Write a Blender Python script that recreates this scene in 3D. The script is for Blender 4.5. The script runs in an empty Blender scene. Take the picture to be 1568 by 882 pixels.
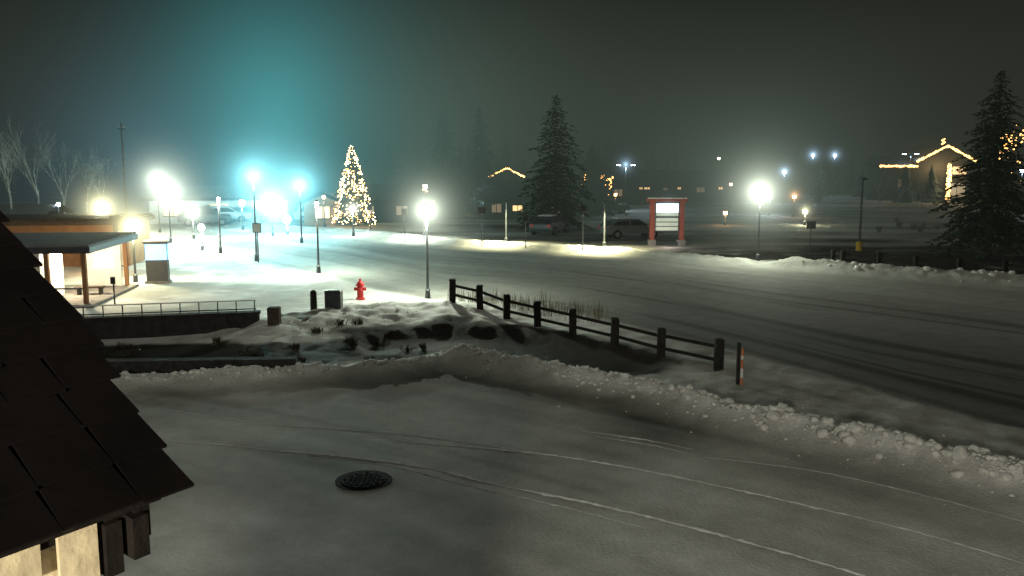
import bpy, math, random
import numpy as np
from mathutils import Vector, Matrix
random.seed(7); np.random.seed(7)
S = bpy.context.scene
# ------------------------------------------------------------------ camera
F = 1400.0; HC = 6.2; PITCH = math.atan(206/1400.0)
cp, sp = math.cos(PITCH), math.sin(PITCH)
cam = bpy.data.cameras.new("camera"); co = bpy.data.objects.new("camera", cam)
S.collection.objects.link(co); S.camera = co
cam.sensor_width = 36; cam.lens = F/1568*36; cam.clip_end = 3000; cam.clip_start = 0.05
co.location = (0, 0, HC); co.rotation_euler = (math.pi/2-PITCH, 0, 0)
def survey(u, v, z=0.0):
    """ground position (metres) of a surveyed point"""
    a = (u-784)/F; b = -(v-441)/F
    dx, dy, dz = a, cp+b*sp, -sp+b*cp
    t = (z-HC)/dz
    return Vector((dx*t, dy*t, z))
def at_depth(u, v, d):
    a = (u-784)/F; b = -(v-441)/F
    return Vector((a*d, (cp+b*sp)*d, HC+(-sp+b*cp)*d))
# ------------------------------------------------------------------ colour settings
S.view_settings.view_transform = 'Standard'; S.view_settings.look = 'None'; S.view_settings.exposure = 0
# ------------------------------------------------------------------ materials
def mat(name, col, rough=0.7, noise=0.25, scale=4.0, bump=0.0, metal=0.0, emit=None, es=0.0):
    m = bpy.data.materials.new(name); m.use_nodes = True
    nt = m.node_tree; b = nt.nodes["Principled BSDF"]
    b.inputs["Roughness"].default_value = rough; b.inputs["Metallic"].default_value = metal
    if rough > .8: b.inputs["Specular IOR Level"].default_value = .12
    tc = nt.nodes.new("ShaderNodeTexCoord")
    n = nt.nodes.new("ShaderNodeTexNoise"); n.inputs["Scale"].default_value = scale; n.inputs["Detail"].default_value = 5
    nt.links.new(tc.outputs["Object"], n.inputs["Vector"])
    r = nt.nodes.new("ShaderNodeMapRange"); r.inputs[1].default_value = .25; r.inputs[2].default_value = .75
    r.inputs[3].default_value = 1-noise; r.inputs[4].default_value = 1+noise
    nt.links.new(n.outputs["Fac"], r.inputs[0])
    mx = nt.nodes.new("ShaderNodeVectorMath"); mx.operation = 'SCALE'
    mx.inputs[0].default_value = col[:3]; nt.links.new(r.outputs[0], mx.inputs["Scale"])
    nt.links.new(mx.outputs[0], b.inputs["Base Color"])
    if bump:
        bp = nt.nodes.new("ShaderNodeBump"); bp.inputs["Strength"].default_value = bump; bp.inputs["Distance"].default_value = .05
        nt.links.new(n.outputs["Fac"], bp.inputs["Height"]); nt.links.new(bp.outputs[0], b.inputs["Normal"])
    if emit:
        b.inputs["Emission Color"].default_value = (*emit, 1); b.inputs["Emission Strength"].default_value = es
        m.cycles.emission_sampling = 'NONE'
    return m
M = {}
M['snow'] = mat('snow', (.82, .82, .8), .85, .12, 6, .5)
M['plowed'] = mat('plowed_snow', (.64, .63, .58), .9, .3, 5, .9)
M['metal'] = mat('dark_painted_metal', (.05, .055, .06), .5, .2)
M['wood'] = mat('weathered_wood', (.07, .055, .045), .85, .4, 6, .4)
M['fencewood'] = mat('fence_wood', (.03, .028, .025), .9, .4, 6, .4)
M['darkwood'] = mat('dark_wood', (.012, .009, .007), .9, .5, 8, .5)
M['concrete'] = mat('concrete', (.22, .21, .2), .9, .25, 3, .3)
M['darkwall'] = mat('dark_stone_wall', (.035, .033, .033), .9, .4, 5, .5)
M['brown'] = mat('brown_stucco', (.28, .15, .08), .9, .2, 2)
M['white'] = mat('white_paint', (.75, .74, .7), .6, .08)
M['cream'] = mat('cream_trim', (.55, .44, .27), .7, .25, 9, .3)
M['red'] = mat('red_paint', (.6, .03, .03), .45, .15)
M['redwood'] = mat('red_stained_timber', (.30, .09, .07), .85, .2)
M['orange'] = mat('orange_marker', (.6, .2, .08), .6, .1)
M['yellow'] = mat('yellow_base', (.40, .26, .04), .85, .2)
M['glass'] = mat('dark_glass', (.02, .025, .03), .08, .1)
M['rubber'] = mat('rubber', (.02, .02, .02), .9, .2)
M['iron'] = mat('cast_iron', (.012, .012, .012), .85, .4, 12, .4)
M['bark'] = mat('bark', (.08, .06, .045), .9, .4, 8)
M['palebark'] = mat('aspen_bark', (.38, .39, .36), .9, .3, 3)
M['twig'] = mat('twig', (.07, .06, .04), .95, .4, 3)
M['straw'] = mat('dry_grass', (.20, .18, .12), .95, .4, 2)
M['needleA'] = mat('spruce_needles', (.03, .043, .03), .9, .5, 2)
M['needleB'] = mat('spruce_needles_light', (.045, .065, .045), .9, .5, 2)
M['window'] = mat('lit_window', (.5, .4, .3), .4, .1, 2, 0, 0, (1, .62, .26), 2.6)
M['windowdim'] = mat('dim_window', (.3, .3, .3), .4, .1, 2, 0, 0, (1, .6, .3), .3)
M['signpanel'] = mat('lit_sign_panel', (.6, .65, .7), .4, .1, 2, 0, 0, (.75, .93, 1), 2.2)
M['signlow'] = mat('sign_lower_panel', (.45, .48, .4), .5, .15, 3, 0, 0, (.8, 1, .8), .3)
M['bluepanel'] = mat('blue_lit_panel', (.2, .35, .6), .4, .1, 2, 0, 0, (.35, .70, 1), 1.7)
M['bulb'] = mat('warm_bulb', (1, .7, .3), .4, 0, 2, 0, 0, (1, .50, .14), 18)
M['bulbpale'] = mat('pale_bulb', (1, .9, .7), .4, 0, 2, 0, 0, (1, .78, .40), 34)
for i, (k, c, s) in enumerate([('lw', (.92, 1, .95), 120), ('lc', (.6, .97, 1), 120), ('ly', (1, .95, .6), 100), ('lb', (.6, .8, 1), 140), ('lo', (1, .5, .18), 34)]):
    M[k] = mat('lamp_glass_'+k, (1, 1, 1), .4, 0, 2, 0, 0, c, s)
LC = dict(lw=(.90, 1, .80), lc=(.32, .88, 1), ly=(1, .95, .55), lb=(.5, .75, 1), lo=(1, .52, .20))
# ------------------------------------------------------------------ mesh builder
class MB:
    def __init__(s): s.v = []; s.f = []; s.m = []; s.mats = []
    def mi(s, k):
        if k not in s.mats: s.mats.append(k)
        return s.mats.index(k)
    def add(s, vs, fs, k):
        o = len(s.v); s.v += [tuple(p) for p in vs]; i = s.mi(k)
        for f in fs: s.f.append(tuple(o+j for j in f)); s.m.append(i)
    def box(s, c, d, k, rz=0.0, rx=0.0, ry=0.0, top=1.0):
        R = Matrix.Rotation(rz, 3, 'Z') @ Matrix.Rotation(ry, 3, 'Y') @ Matrix.Rotation(rx, 3, 'X')
        vs = []
        for z in (-1, 1):
            t = top if z > 0 else 1
            for x, y in ((-1, -1), (1, -1), (1, 1), (-1, 1)):
                vs.append(Vector(c)+R @ Vector((x*d[0]/2*t, y*d[1]/2*t, z*d[2]/2)))
        s.add(vs, [(3, 2, 1, 0), (4, 5, 6, 7), (0, 1, 5, 4), (1, 2, 6, 5), (2, 3, 7, 6), (3, 0, 4, 7)], k)
    def beam(s, a, b, w, h, k):
        a = Vector(a); b = Vector(b); d = (b-a).normalized()
        sd = d.cross(Vector((0, 0, 1)));
        if sd.length < 1e-3: sd = Vector((1, 0, 0))
        sd.normalize(); up = sd.cross(d)
        vs = []
        for p in (a, b):
            for x, y in ((-1, -1), (1, -1), (1, 1), (-1, 1)): vs.append(p+sd*x*w/2+up*y*h/2)
        s.add(vs, [(0, 1, 2, 3), (7, 6, 5, 4), (0, 4, 5, 1), (1, 5, 6, 2), (2, 6, 7, 3), (3, 7, 4, 0)], k)
    def cyl(s, a, b, r0, r1, k, n=10, cap=True):
        a = Vector(a); b = Vector(b); d = (b-a).normalized()
        x = d.orthogonal().normalized(); y = d.cross(x)
        vs = []
        for p, r in ((a, r0), (b, r1)):
            for i in range(n):
                t = 2*math.pi*i/n; vs.append(p+x*math.cos(t)*r+y*math.sin(t)*r)
        fs = [(i, (i+1) % n, n+(i+1) % n, n+i) for i in range(n)]
        if cap: fs += [tuple(range(n-1, -1, -1)), tuple(range(n, 2*n))]
        s.add(vs, fs, k)
    def ball(s, c, r, k, n=10, m=7, sz=1.0, j=0):
        c = Vector(c); vs = []
        for a in range(1, m):
            ph = math.pi*a/m
            for b in range(n):
                t = 2*math.pi*b/n; q = 1+random.uniform(-j, j)
                vs.append(c+Vector((math.sin(ph)*math.cos(t), math.sin(ph)*math.sin(t), math.cos(ph)*sz))*r*q)
        vs += [c+Vector((0, 0, r*sz)), c-Vector((0, 0, r*sz))]
        fs = []
        for a in range(m-2):
            for b in range(n):
                fs.append((a*n+b, a*n+n+b, a*n+n+(b+1) % n, a*n+(b+1) % n))
        T = (m-1)*n
        for b in range(n):
            fs.append((T, b, (b+1) % n)); fs.append((T+1, (m-2)*n+(b+1) % n, (m-2)*n+b))
        s.add(vs, fs, k)
    def octa(s, c, r, k):
        c = Vector(c)
        s.add([c+Vector(p)*r for p in ((1, 0, 0), (-1, 0, 0), (0, 1, 0), (0, -1, 0), (0, 0, 1), (0, 0, -1))],
              [(0, 2, 4), (2, 1, 4), (1, 3, 4), (3, 0, 4), (2, 0, 5), (1, 2, 5), (3, 1, 5), (0, 3, 5)], k)
    def obj(s, name, loc=(0, 0, 0), rz=0, parent=None, smooth=False, bevel=0):
        me = bpy.data.meshes.new(name); me.from_pydata(s.v, [], s.f)
        for k in s.mats: me.materials.append(M[k])
        me.polygons.foreach_set("material_index", s.m)
        if smooth: me.polygons.foreach_set("use_smooth", [True]*len(s.f))
        me.update(); o = bpy.data.objects.new(name, me); S.collection.objects.link(o)
        o.location = loc; o.rotation_euler = (0, 0, rz)
        if parent: o.parent = parent
        if bevel:
            b = o.modifiers.new("bevel", 'BEVEL'); b.width = bevel; b.segments = 2
        return o
# ------------------------------------------------------------------ mist (own emission stands in for lamp bloom and lit haze)
def glow_volume_mat(col, s, k=3.0, c=30.0, e0=.05, rate=1.0):
    m = bpy.data.materials.new("emissive_glow"); m.use_nodes = True; nt = m.node_tree  # emission only, fading from the centre; it scatters no lamp light
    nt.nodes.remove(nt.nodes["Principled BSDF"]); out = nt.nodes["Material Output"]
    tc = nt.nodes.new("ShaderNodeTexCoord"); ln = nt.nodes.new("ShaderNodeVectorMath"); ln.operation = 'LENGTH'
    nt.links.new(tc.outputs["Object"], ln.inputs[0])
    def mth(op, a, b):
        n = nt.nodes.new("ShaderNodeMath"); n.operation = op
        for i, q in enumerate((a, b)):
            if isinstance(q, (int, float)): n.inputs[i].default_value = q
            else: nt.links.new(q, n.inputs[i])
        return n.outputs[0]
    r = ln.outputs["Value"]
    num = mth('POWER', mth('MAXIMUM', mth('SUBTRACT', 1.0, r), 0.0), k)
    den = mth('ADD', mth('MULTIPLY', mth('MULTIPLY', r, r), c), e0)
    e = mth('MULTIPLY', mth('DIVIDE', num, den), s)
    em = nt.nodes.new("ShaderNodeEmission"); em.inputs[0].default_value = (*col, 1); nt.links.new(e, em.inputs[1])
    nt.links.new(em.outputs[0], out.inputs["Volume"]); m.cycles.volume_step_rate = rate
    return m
def glow_volume(name, loc, R, col, s, parent=None, **kw):
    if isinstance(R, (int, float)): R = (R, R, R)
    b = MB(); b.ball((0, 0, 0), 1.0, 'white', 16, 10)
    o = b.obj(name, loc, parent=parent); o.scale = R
    o.data.materials.clear(); o.data.materials.append(glow_volume_mat(col, s/min(R), **kw)); return o
# ------------------------------------------------------------------ ground
def vnoise(x, y, seed=0):
    rs = np.random.RandomState(seed); g = rs.rand(257, 257)
    xi = np.floor(x).astype(int); yi = np.floor(y).astype(int); fx = x-xi; fy = y-yi
    fx = fx*fx*(3-2*fx); fy = fy*fy*(3-2*fy)
    a = g[xi % 256, yi % 256]; b = g[(xi+1) % 256, yi % 256]; c = g[xi % 256, (yi+1) % 256]; d = g[(xi+1) % 256, (yi+1) % 256]
    return (a*(1-fx)+b*fx)*(1-fy)+(c*(1-fx)+d*fx)*fy
def fbm(x, y, seed=0, o=4):
    t = 0; a = .5
    for i in range(o): t = t+a*vnoise(x*2**i+31*i, y*2**i+17*i, seed+i); a *= .5
    return t
def pl(pts): return [survey(*p) for p in pts]
BERM1 = pl([(60, 596), (170, 592), (300, 585), (450, 578), (560, 572), (640, 566), (690, 552)])
BERM2 = pl([(705, 555), (760, 566), (860, 585), (960, 606), (1060, 632), (1160, 656), (1260, 676), (1360, 700), (1470, 725), (1568, 748), (1720, 800)])
BERM3 = pl([(1700, 448), (1568, 436), (1400, 424), (1300, 415), (1220, 408)])
BERM4 = pl([(1130, 404), (1040, 396), (940, 386), (800, 379), (680, 371), (560, 357), (450, 351), (350, 341)])
DITCH = pl([(600, 522), (690, 512), (760, 515), (860, 534), (940, 552)])
PLANT = pl([(130, 540), (250, 540), (400, 545), (500, 545), (600, 540)])
CREST = pl([(440, 508), (520, 494), (600, 482), (680, 482)])
def pdist(X, Y, P):
    best = np.full(X.shape, 1e9)
    for a, b in zip(P[:-1], P[1:]):
        ax, ay, bx, by = a.x, a.y, b.x, b.y; L = (bx-ax)**2+(by-ay)**2
        t = np.clip(((X-ax)*(bx-ax)+(Y-ay)*(by-ay))/L, 0, 1)
        best = np.minimum(best, np.hypot(X-ax-t*(bx-ax), Y-ay-t*(by-ay)))
    return best
def height(X, Y):
    X = np.asarray(X, float); Y = np.asarray(Y, float)
    h = np.zeros(X.shape)
    n1 = fbm(X*1.6, Y*1.6, 3); n2 = fbm(X*4, Y*4, 9, 3); n3 = fbm(X*.5, Y*.5, 15, 3)
    for P, H, w in ((BERM1, .28, .5), (BERM2, .42, .62), (BERM3, .4, 1.1), (BERM4, .28, 1.0)):
        d = pdist(X, Y, P)+(n1-.5)*1.0*w+(n3-.45)*.9*w
        h = np.maximum(h, H*np.exp(-(d/w)**2)*(.25+.8*n1+.55*n2+.4*n3))
    dc = pdist(X, Y, CREST); h = np.maximum(h, .36*np.exp(-(dc/2.2)**2)*(.5+.9*n1+.2*n2))
    dd = pdist(X, Y, DITCH); h = h-.45*np.exp(-(dd/1.25)**4)*(.8+.3*n1)
    verge = VERGE(X, Y)
    h = h+verge*(.16*(n1-.3)+.05*n2)+(n1-.5)*.012
    return h
def fx(pts):
    q = sorted([(p.x, p.y) for p in pl(pts)]); return [a for a, b in q], [b for a, b in q]
RN = fx([(120, 338), (200, 350), (300, 375), (395, 402), (490, 422), (575, 445), (660, 462), (760, 466), (900, 484), (1100, 535), (1300, 590), (1568, 668)])
RF = fx([(250, 330), (350, 341), (450, 352), (560, 358), (680, 372), (800, 380), (940, 387), (1040, 398), (1130, 405), (1300, 417), (1568, 440), (1700, 452)])
YB = fx([(60, 598), (170, 594), (300, 587), (450, 580), (560, 574), (640, 568), (700, 556), (760, 568), (860, 588), (960, 609), (1060, 636), (1160, 660), (1260, 680), (1360, 704), (1470, 729), (1568, 752), (1720, 805)])
def sst(a, b, x): t = np.clip((x-a)/(b-a), 0, 1); return t*t*(3-2*t)
def masks(X, Y):
    yn = np.interp(X, *RN); yf = np.interp(X, *RF); yb = np.interp(X, *YB)
    yn = np.where(X > RN[0][-1], RN[1][-1]-(X-RN[0][-1])*1.6, yn); yb = np.where(X > YB[0][-1], YB[1][-1]-(X-YB[0][-1])*1.2, yb)
    wob = (fbm(X*.7, Y*.7, 21)-.5)*1.2
    road = sst(-.6, .9, Y-yn+wob)*sst(-.3, .5, yf-Y+wob)
    drive = sst(-.25, .35, yb-Y+wob*.5)
    t = (Y-yn)/np.maximum(yf-yn, .5)
    return road, drive, t
def VERGE(X, Y):
    r, d, t = masks(X, Y); return (1-r)*(1-d)*sst(70, 50, Y)*sst(-12.5, -6.5, X)
xs = np.concatenate([-45-np.geomspace(1, 700, 26)[::-1], np.arange(-45, -22, .35), np.arange(-22, 22, .12), np.arange(22, 60, .4), 60+np.geomspace(1, 700, 26)])
ys = np.concatenate([np.arange(-25, 8, 1.0), np.arange(8, 42, .12), np.arange(42, 62, .25), np.arange(62, 120, .6), 120+np.geomspace(1, 900, 30)])
X, Y = np.meshgrid(xs, ys); Z = height(X, Y)
road, drive, t = masks(X, Y)
dd = pdist(X, Y, DITCH); dp = pdist(X, Y, PLANT)
soil = np.clip(np.exp(-(dd/2.35)**4)+np.exp(-(dp/1.5)**4)*.95, 0, 1)
soil = sst(.3, .75, soil+(fbm(X*1.5, Y*1.5, 50)-.5)*.7)
mound = np.exp(-(pdist(X, Y, CREST)/2.6)**2)
soil = np.maximum(soil, mound*sst(.47, .66, fbm(X*1.6, Y*1.6, 53))*.6)
st = (fbm(t*30+X*.05, X*.09+3, 60, 3)-.44)*3.0; st2 = (fbm(t*10+4, X*.05, 66, 3)-.44)*3.0
dark = sst(.85, .15, t)*sst(-4, 9, X)
rt = .385+.08*st+.07*st2-.24*dark*(1+.6*st+.3*st2)
rt = rt*(1-.4*sst(.1, .45, st)*sst(-6, 8, X)*sst(.98, .6, t))
rt = rt+.12*sst(.55, .9, t)*sst(14, 2, X)+.08*sst(-2, -20, X)
rt = np.clip(rt, .05, .8)
R_ = np.hypot(X+26, Y+14); TH = np.arctan2(Y+14, X+26)
dn = (fbm(R_*2.2, TH*4, 71, 4)-.46)*3
dt = .49+.5*(fbm(X*.3, Y*.3, 70, 3)-.44)+.06*dn
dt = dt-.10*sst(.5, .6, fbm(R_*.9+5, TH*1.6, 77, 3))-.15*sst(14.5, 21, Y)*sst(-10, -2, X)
sn = .76+.12*(fbm(X*.8, Y*.8, 80)-.5)
lot = sst(0, 3, Y-np.interp(X, *RF)-1.5)
sn = sn-lot*(.38+1.0*(fbm(X*.12, Y*.35, 90)-.44))
plaza = (1-road)*(1-drive)*sst(-6.5, -9, X)*(1-lot)
sn = sn-plaza*.3*sst(.42, .6, fbm(X*.4, Y*.4, 95))
vg = VERGE(X, Y)*sst(2, 6, X); sn = sn-vg*(.30+.5*(fbm(X*1.1, Y*1.1, 97)-.4))
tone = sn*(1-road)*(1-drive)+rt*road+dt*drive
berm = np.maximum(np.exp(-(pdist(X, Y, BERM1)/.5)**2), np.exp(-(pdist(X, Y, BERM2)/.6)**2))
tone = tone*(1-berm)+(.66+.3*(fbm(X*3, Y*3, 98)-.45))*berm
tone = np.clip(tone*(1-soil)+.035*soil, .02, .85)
ny, nx = X.shape
V = np.stack([X.ravel(), Y.ravel(), Z.ravel()], 1)
I = np.arange(ny*nx).reshape(ny, nx)
Q = np.stack([I[:-1, :-1], I[:-1, 1:], I[1:, 1:], I[1:, :-1]], -1).reshape(-1, 4)
def cen(A): return ((A[:-1, :-1]+A[1:, 1:])/2).ravel()
rc, dc_ = cen(road), cen(drive)
gm = bpy.data.materials.new("snow_cover"); gm.use_nodes = True; nt = gm.node_tree; B = nt.nodes["Principled BSDF"]
B.inputs["Roughness"].default_value = .8; B.inputs["Specular IOR Level"].default_value = .18
at = nt.nodes.new("ShaderNodeAttribute"); at.attribute_name = "tone"
geo = nt.nodes.new("ShaderNodeNewGeometry")
def nz(sc, det, rough=.6):
    n = nt.nodes.new("ShaderNodeTexNoise"); n.inputs["Scale"].default_value = sc; n.inputs["Detail"].default_value = det
    n.inputs["Roughness"].default_value = rough; nt.links.new(geo.outputs["Position"], n.inputs["Vector"]); return n
na = nz(1.3, 6, .7); nb = nz(14, 4, .7)
def mr(src, a, b, c, d):
    r = nt.nodes.new("ShaderNodeMapRange"); nt.links.new(src, r.inputs[0])
    for i, q in enumerate((a, b, c, d)): r.inputs[i+1].default_value = q
    return r.outputs[0]
def mul(a, b):
    n = nt.nodes.new("ShaderNodeMath"); n.operation = 'MULTIPLY'; nt.links.new(a, n.inputs[0]); nt.links.new(b, n.inputs[1]); return n.outputs[0]
tn = mul(mul(at.outputs["Fac"], mr(na.outputs["Fac"], .3, .7, .84, 1.14)), mr(nb.outputs["Fac"], .3, .7, .9, 1.08))
rp = nt.nodes.new("ShaderNodeValToRGB"); nt.links.new(tn, rp.inputs[0])
e = rp.color_ramp.elements; e[0].position = 0; e[0].color = (.012, .010, .008, 1); e[1].position = 1; e[1].color = (1, 1, 1, 1)
q = e.new(.12); q.color = (.10, .097, .085, 1); q = e.new(.45); q.color = (.44, .43, .39, 1); q = e.new(.8); q.color = (.80, .79, .76, 1)
nt.links.new(rp.outputs[0], B.inputs["Base Color"])
bp = nt.nodes.new("ShaderNodeBump"); bp.inputs["Strength"].default_value = .6; bp.inputs["Distance"].default_value = .06
nt.links.new(nb.outputs["Fac"], bp.inputs["Height"]); nt.links.new(bp.outputs[0], B.inputs["Normal"])
def sheet(name, sel):
    q = Q[sel]; used, inv = np.unique(q, return_inverse=True)
    me = bpy.data.meshes.new(name); vv = V[used]; q = inv.reshape(-1, 4)
    me.vertices.add(len(vv)); me.vertices.foreach_set("co", vv.ravel())
    me.loops.add(len(q)*4); me.loops.foreach_set("vertex_index", q.ravel().astype(np.int32))
    me.polygons.add(len(q)); me.polygons.foreach_set("loop_start", np.arange(0, len(q)*4, 4, dtype=np.int32))
    me.polygons.foreach_set("loop_total", np.full(len(q), 4, dtype=np.int32))
    me.polygons.foreach_set("use_smooth", np.ones(len(q), dtype=bool))
    me.update(calc_edges=True); me.validate()
    a = me.attributes.new("tone", 'FLOAT', 'POINT'); a.data.foreach_set("value", tone.ravel()[used].astype(np.float32))
    me.materials.append(gm); o = bpy.data.objects.new(name, me); S.collection.objects.link(o)
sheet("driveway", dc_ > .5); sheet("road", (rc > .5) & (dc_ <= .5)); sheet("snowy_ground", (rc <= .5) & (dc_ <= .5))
def gz(x, y): return float(height(np.array([x]), np.array([y]))[0])
def G(u, v):
    p = survey(u, v); p.z = gz(p.x, p.y); return p
# plowed chunks
ch = MB()
def along(P):
    L = [(b-a).length for a, b in zip(P[:-1], P[1:])]; r = random.uniform(0, sum(L))
    for a, b, l in zip(P[:-1], P[1:], L):
        if r <= l: return a.lerp(b, r/l)
        r -= l
    return P[-1].copy()
pts = []
for P, n, sp_, sm in ((BERM1, 360, .22, .055), (BERM2, 900, .28, .06), (BERM2[5:], 200, .30, .10), (BERM3, 120, .5, .12), (BERM2, 380, .8, .025), (BERM1, 120, .6, .022), (CREST, 60, 1.3, .05)):
    cl_ = [along(P) for _ in range(max(6, n//14))]
    for i in range(n):
        p = random.choice(cl_) if i % 2 else along(P)
        pts.append((p.x+random.gauss(0, sp_), p.y+random.gauss(0, sp_), sm*random.choice((.35, .5, .7, 1, 1.6))*random.uniform(.6, 1.2)))
hz = height(np.array([p[0] for p in pts]), np.array([p[1] for p in pts]))
for (x, y, r), z in zip(pts, hz):
    ch.ball((x, y, z), r, 'plowed', 7, 5, random.uniform(.5, .9), .25)
ch.obj("snow_chunks", smooth=True)
def ridge(pts, w, hgt):
    P = pl(pts); dense = []
    for i in range(len(P)-1):
        p0 = P[max(i-1, 0)]; p1 = P[i]; p2 = P[i+1]; p3 = P[min(i+2, len(P)-1)]
        n = max(2, int((p2-p1).length/.08))
        for j in range(n):
            t = j/n; dense.append(.5*((2*p1)+(p2-p0)*t+(2*p0-5*p1+4*p2-p3)*t*t+(3*p1-p0-3*p2+p3)*t**3))
    b = MB(); vs = []; fs = []
    for i, p in enumerate(dense[:-1]):
        d = (dense[i+1]-p).normalized(); s = Vector((-d.y, d.x, 0)); q = fbm(np.array([i*.16]), np.array([len(pts)*3.1]), 5)[0]
        ww = w*max(.10, (q-.2)*2.2)*min(1, i/25, (len(dense)-i)/25+.05)*random.uniform(.6, 1.3); hh = hgt*min(1, ww/w)
        z = gz(p.x, p.y)+.004; c = p+s*random.uniform(-.015, .015)
        vs += [c-s*ww+Vector((0, 0, z-.01)), c+Vector((0, 0, z+hh*random.uniform(.3, 1))), c+s*ww+Vector((0, 0, z-.01))]
    for i in range(len(dense)-2):
        a = i*3; fs += [(a, a+3, a+4, a+1), (a+1, a+4, a+5, a+2)]
    b.add(vs, fs, 'snow'); return b
rb = MB()
for pts_, w, hg in (([(390, 688), (520, 698), (650, 716), (760, 742), (900, 770), (1060, 808), (1200, 846), (1330, 885), (1450, 930)], .055, .035),
                    ([(600, 676), (800, 692), (950, 714), (1100, 744), (1250, 778), (1400, 814), (1600, 872)], .05, .028),
                    ([(890, 660), (980, 672), (1070, 690)], .10, .02), ([(910, 668), (1000, 682), (1060, 696)], .06, .02), ([(1080, 700), (1250, 722), (1420, 760), (1600, 808)], .035, .015),
                    ([(430, 690), (600, 714), (720, 744), (860, 776), (1000, 812)], .025, .014),
                    ([(240, 675), (330, 680), (420, 690)], .03, .012), ([(240, 625), (420, 650), (640, 668), (900, 705)], .02, .010)):
    r = ridge(pts_, w, hg); rb.add(r.v, r.f, 'snow')
rb.obj("tyre_track_ridges", smooth=True)
# manhole
mp = G(557, 736); mb = MB()
mb.cyl((0, 0, -.03), (0, 0, .014), .54, .54, 'iron', 40)
mb.cyl((0, 0, .0141), (0, 0, .028), .44, .43, 'iron', 40)
for i in range(-4, 5):
    for j in range(-4, 5):
        if i*i+j*j < 17: mb.box((i*.09, j*.09, .033), (.05, .05, .012), 'iron', (i+j) % 2*.78)
mb.obj("manhole_cover", (mp.x, mp.y, mp.z+.004))
# ------------------------------------------------------------------ lamps
def lamp(name, u, v, h, kind, power, R, s, style='globe', r=.17, base=None, loff=(0, -.05), lcol=None):
    p = base or G(u, v); b = MB()
    b.cyl((0, 0, -.1), (0, 0, .35), .13, .10, 'metal', 10); b.cyl((0, 0, .35), (0, 0, .42), .14, .07, 'metal', 10)
    b.cyl((0, 0, .42), (0, 0, h-r-.05), .06, .045, 'metal', 8)
    if style == 'globe':
        b.cyl((0, 0, h-r-.08), (0, 0, h-r), .09, .12, 'metal', 10); b.ball((0, 0, h), r, kind, 14, 9, 1.15)
        b.cyl((0, 0, h+r*1.1), (0, 0, h+r*1.1+.1), .12, .02, 'metal', 10)
    elif style == 'arm':
        b.beam((-.75, 0, h), (.75, 0, h), .07, .07, 'metal')
        for sx in (-1, 1): b.box((sx*.8, 0, h), (.55, .28, .12), 'metal'); b.box((sx*.8, 0, h-.075), (.45, .22, .03), kind)
    elif style == 'shoebox':
        b.cyl((0, 0, h-r-.05), (0, 0, h), .045, .045, 'metal', 8); b.beam((0, 0, h), (0, -.6, h+.02), .06, .06, 'metal')
        b.box((0, -.85, h), (.34, .6, .16), 'metal'); b.box((0, -.85, h-.07), (.26, .48, .02), kind)
    else:
        b.box((0, 0, h+.06), (.34, .34, .1), 'metal', top=.5); b.box((0, 0, h-.13), (.24, .24, .28), kind, top=1.2)
    o = b.obj(name, p)
    if power:
        L = bpy.data.lights.new("lamp_light", 'POINT' if style != 'shoebox' else 'SPOT'); L.energy = power; L.color = lcol or LC[kind]; L.shadow_soft_size = .12
        if style == 'shoebox': L.spot_size = math.radians(125); L.spot_blend = .8
        lo = bpy.data.objects.new("lamp_light", L); S.collection.objects.link(lo); lo.parent = o
        lo.location = (0, -.85, h-.12) if style == 'shoebox' else (loff[0], loff[1], h-r-.28)
    if R: glow_volume("bloom_halo", (0, 0, h), R, LC[kind], s, o)  # self-glowing sphere imitates the bloom around the lamp head
    return o
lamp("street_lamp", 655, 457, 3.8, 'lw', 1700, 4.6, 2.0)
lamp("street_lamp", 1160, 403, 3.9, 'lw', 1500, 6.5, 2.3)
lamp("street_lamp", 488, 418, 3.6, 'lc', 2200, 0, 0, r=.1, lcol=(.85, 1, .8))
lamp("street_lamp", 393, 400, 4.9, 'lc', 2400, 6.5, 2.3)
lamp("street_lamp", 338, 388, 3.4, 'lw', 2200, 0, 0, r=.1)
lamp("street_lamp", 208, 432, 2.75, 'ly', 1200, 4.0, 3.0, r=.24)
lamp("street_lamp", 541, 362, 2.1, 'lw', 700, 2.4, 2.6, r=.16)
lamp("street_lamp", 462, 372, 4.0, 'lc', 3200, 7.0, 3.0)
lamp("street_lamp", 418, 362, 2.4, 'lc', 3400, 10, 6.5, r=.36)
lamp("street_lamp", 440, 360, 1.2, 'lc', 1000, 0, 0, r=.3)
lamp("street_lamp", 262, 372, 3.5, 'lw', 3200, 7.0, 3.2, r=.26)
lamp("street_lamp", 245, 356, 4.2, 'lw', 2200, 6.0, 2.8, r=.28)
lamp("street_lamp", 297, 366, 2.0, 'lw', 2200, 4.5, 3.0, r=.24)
lamp("street_lamp", 310, 384, 1.5, 'lw', 1000, 0, 0, r=.2)
lamp("street_lamp", 372, 352, 2.2, 'lc', 1000, 0, 0, r=.24)
lamp("street_lamp", 497, 350, 2.6, 'lo', 60, 0, 0, r=.14)
lamp("street_lamp", 92, 350, 2.0, 'lb', 20, 0, 0, r=.14)
lamp("street_lamp", 925, 382, 3.0, 'ly', 5200, 0, 0, style='shoebox')
lamp("street_lamp", 775, 374, 3.0, 'ly', 3800, 0, 0, style='shoebox')
lamp("street_lamp", 650, 366, 3.0, 'lw', 3000, 0, 0, style='shoebox')
lamp("parking_lot_light", 957, 322, 5.0, 'lb', 1500, 3.0, 2.4, style='arm')
lamp("parking_lot_light", 1390, 308, 6.2, 'lb', 500, 0, 0, style='arm')
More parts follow.
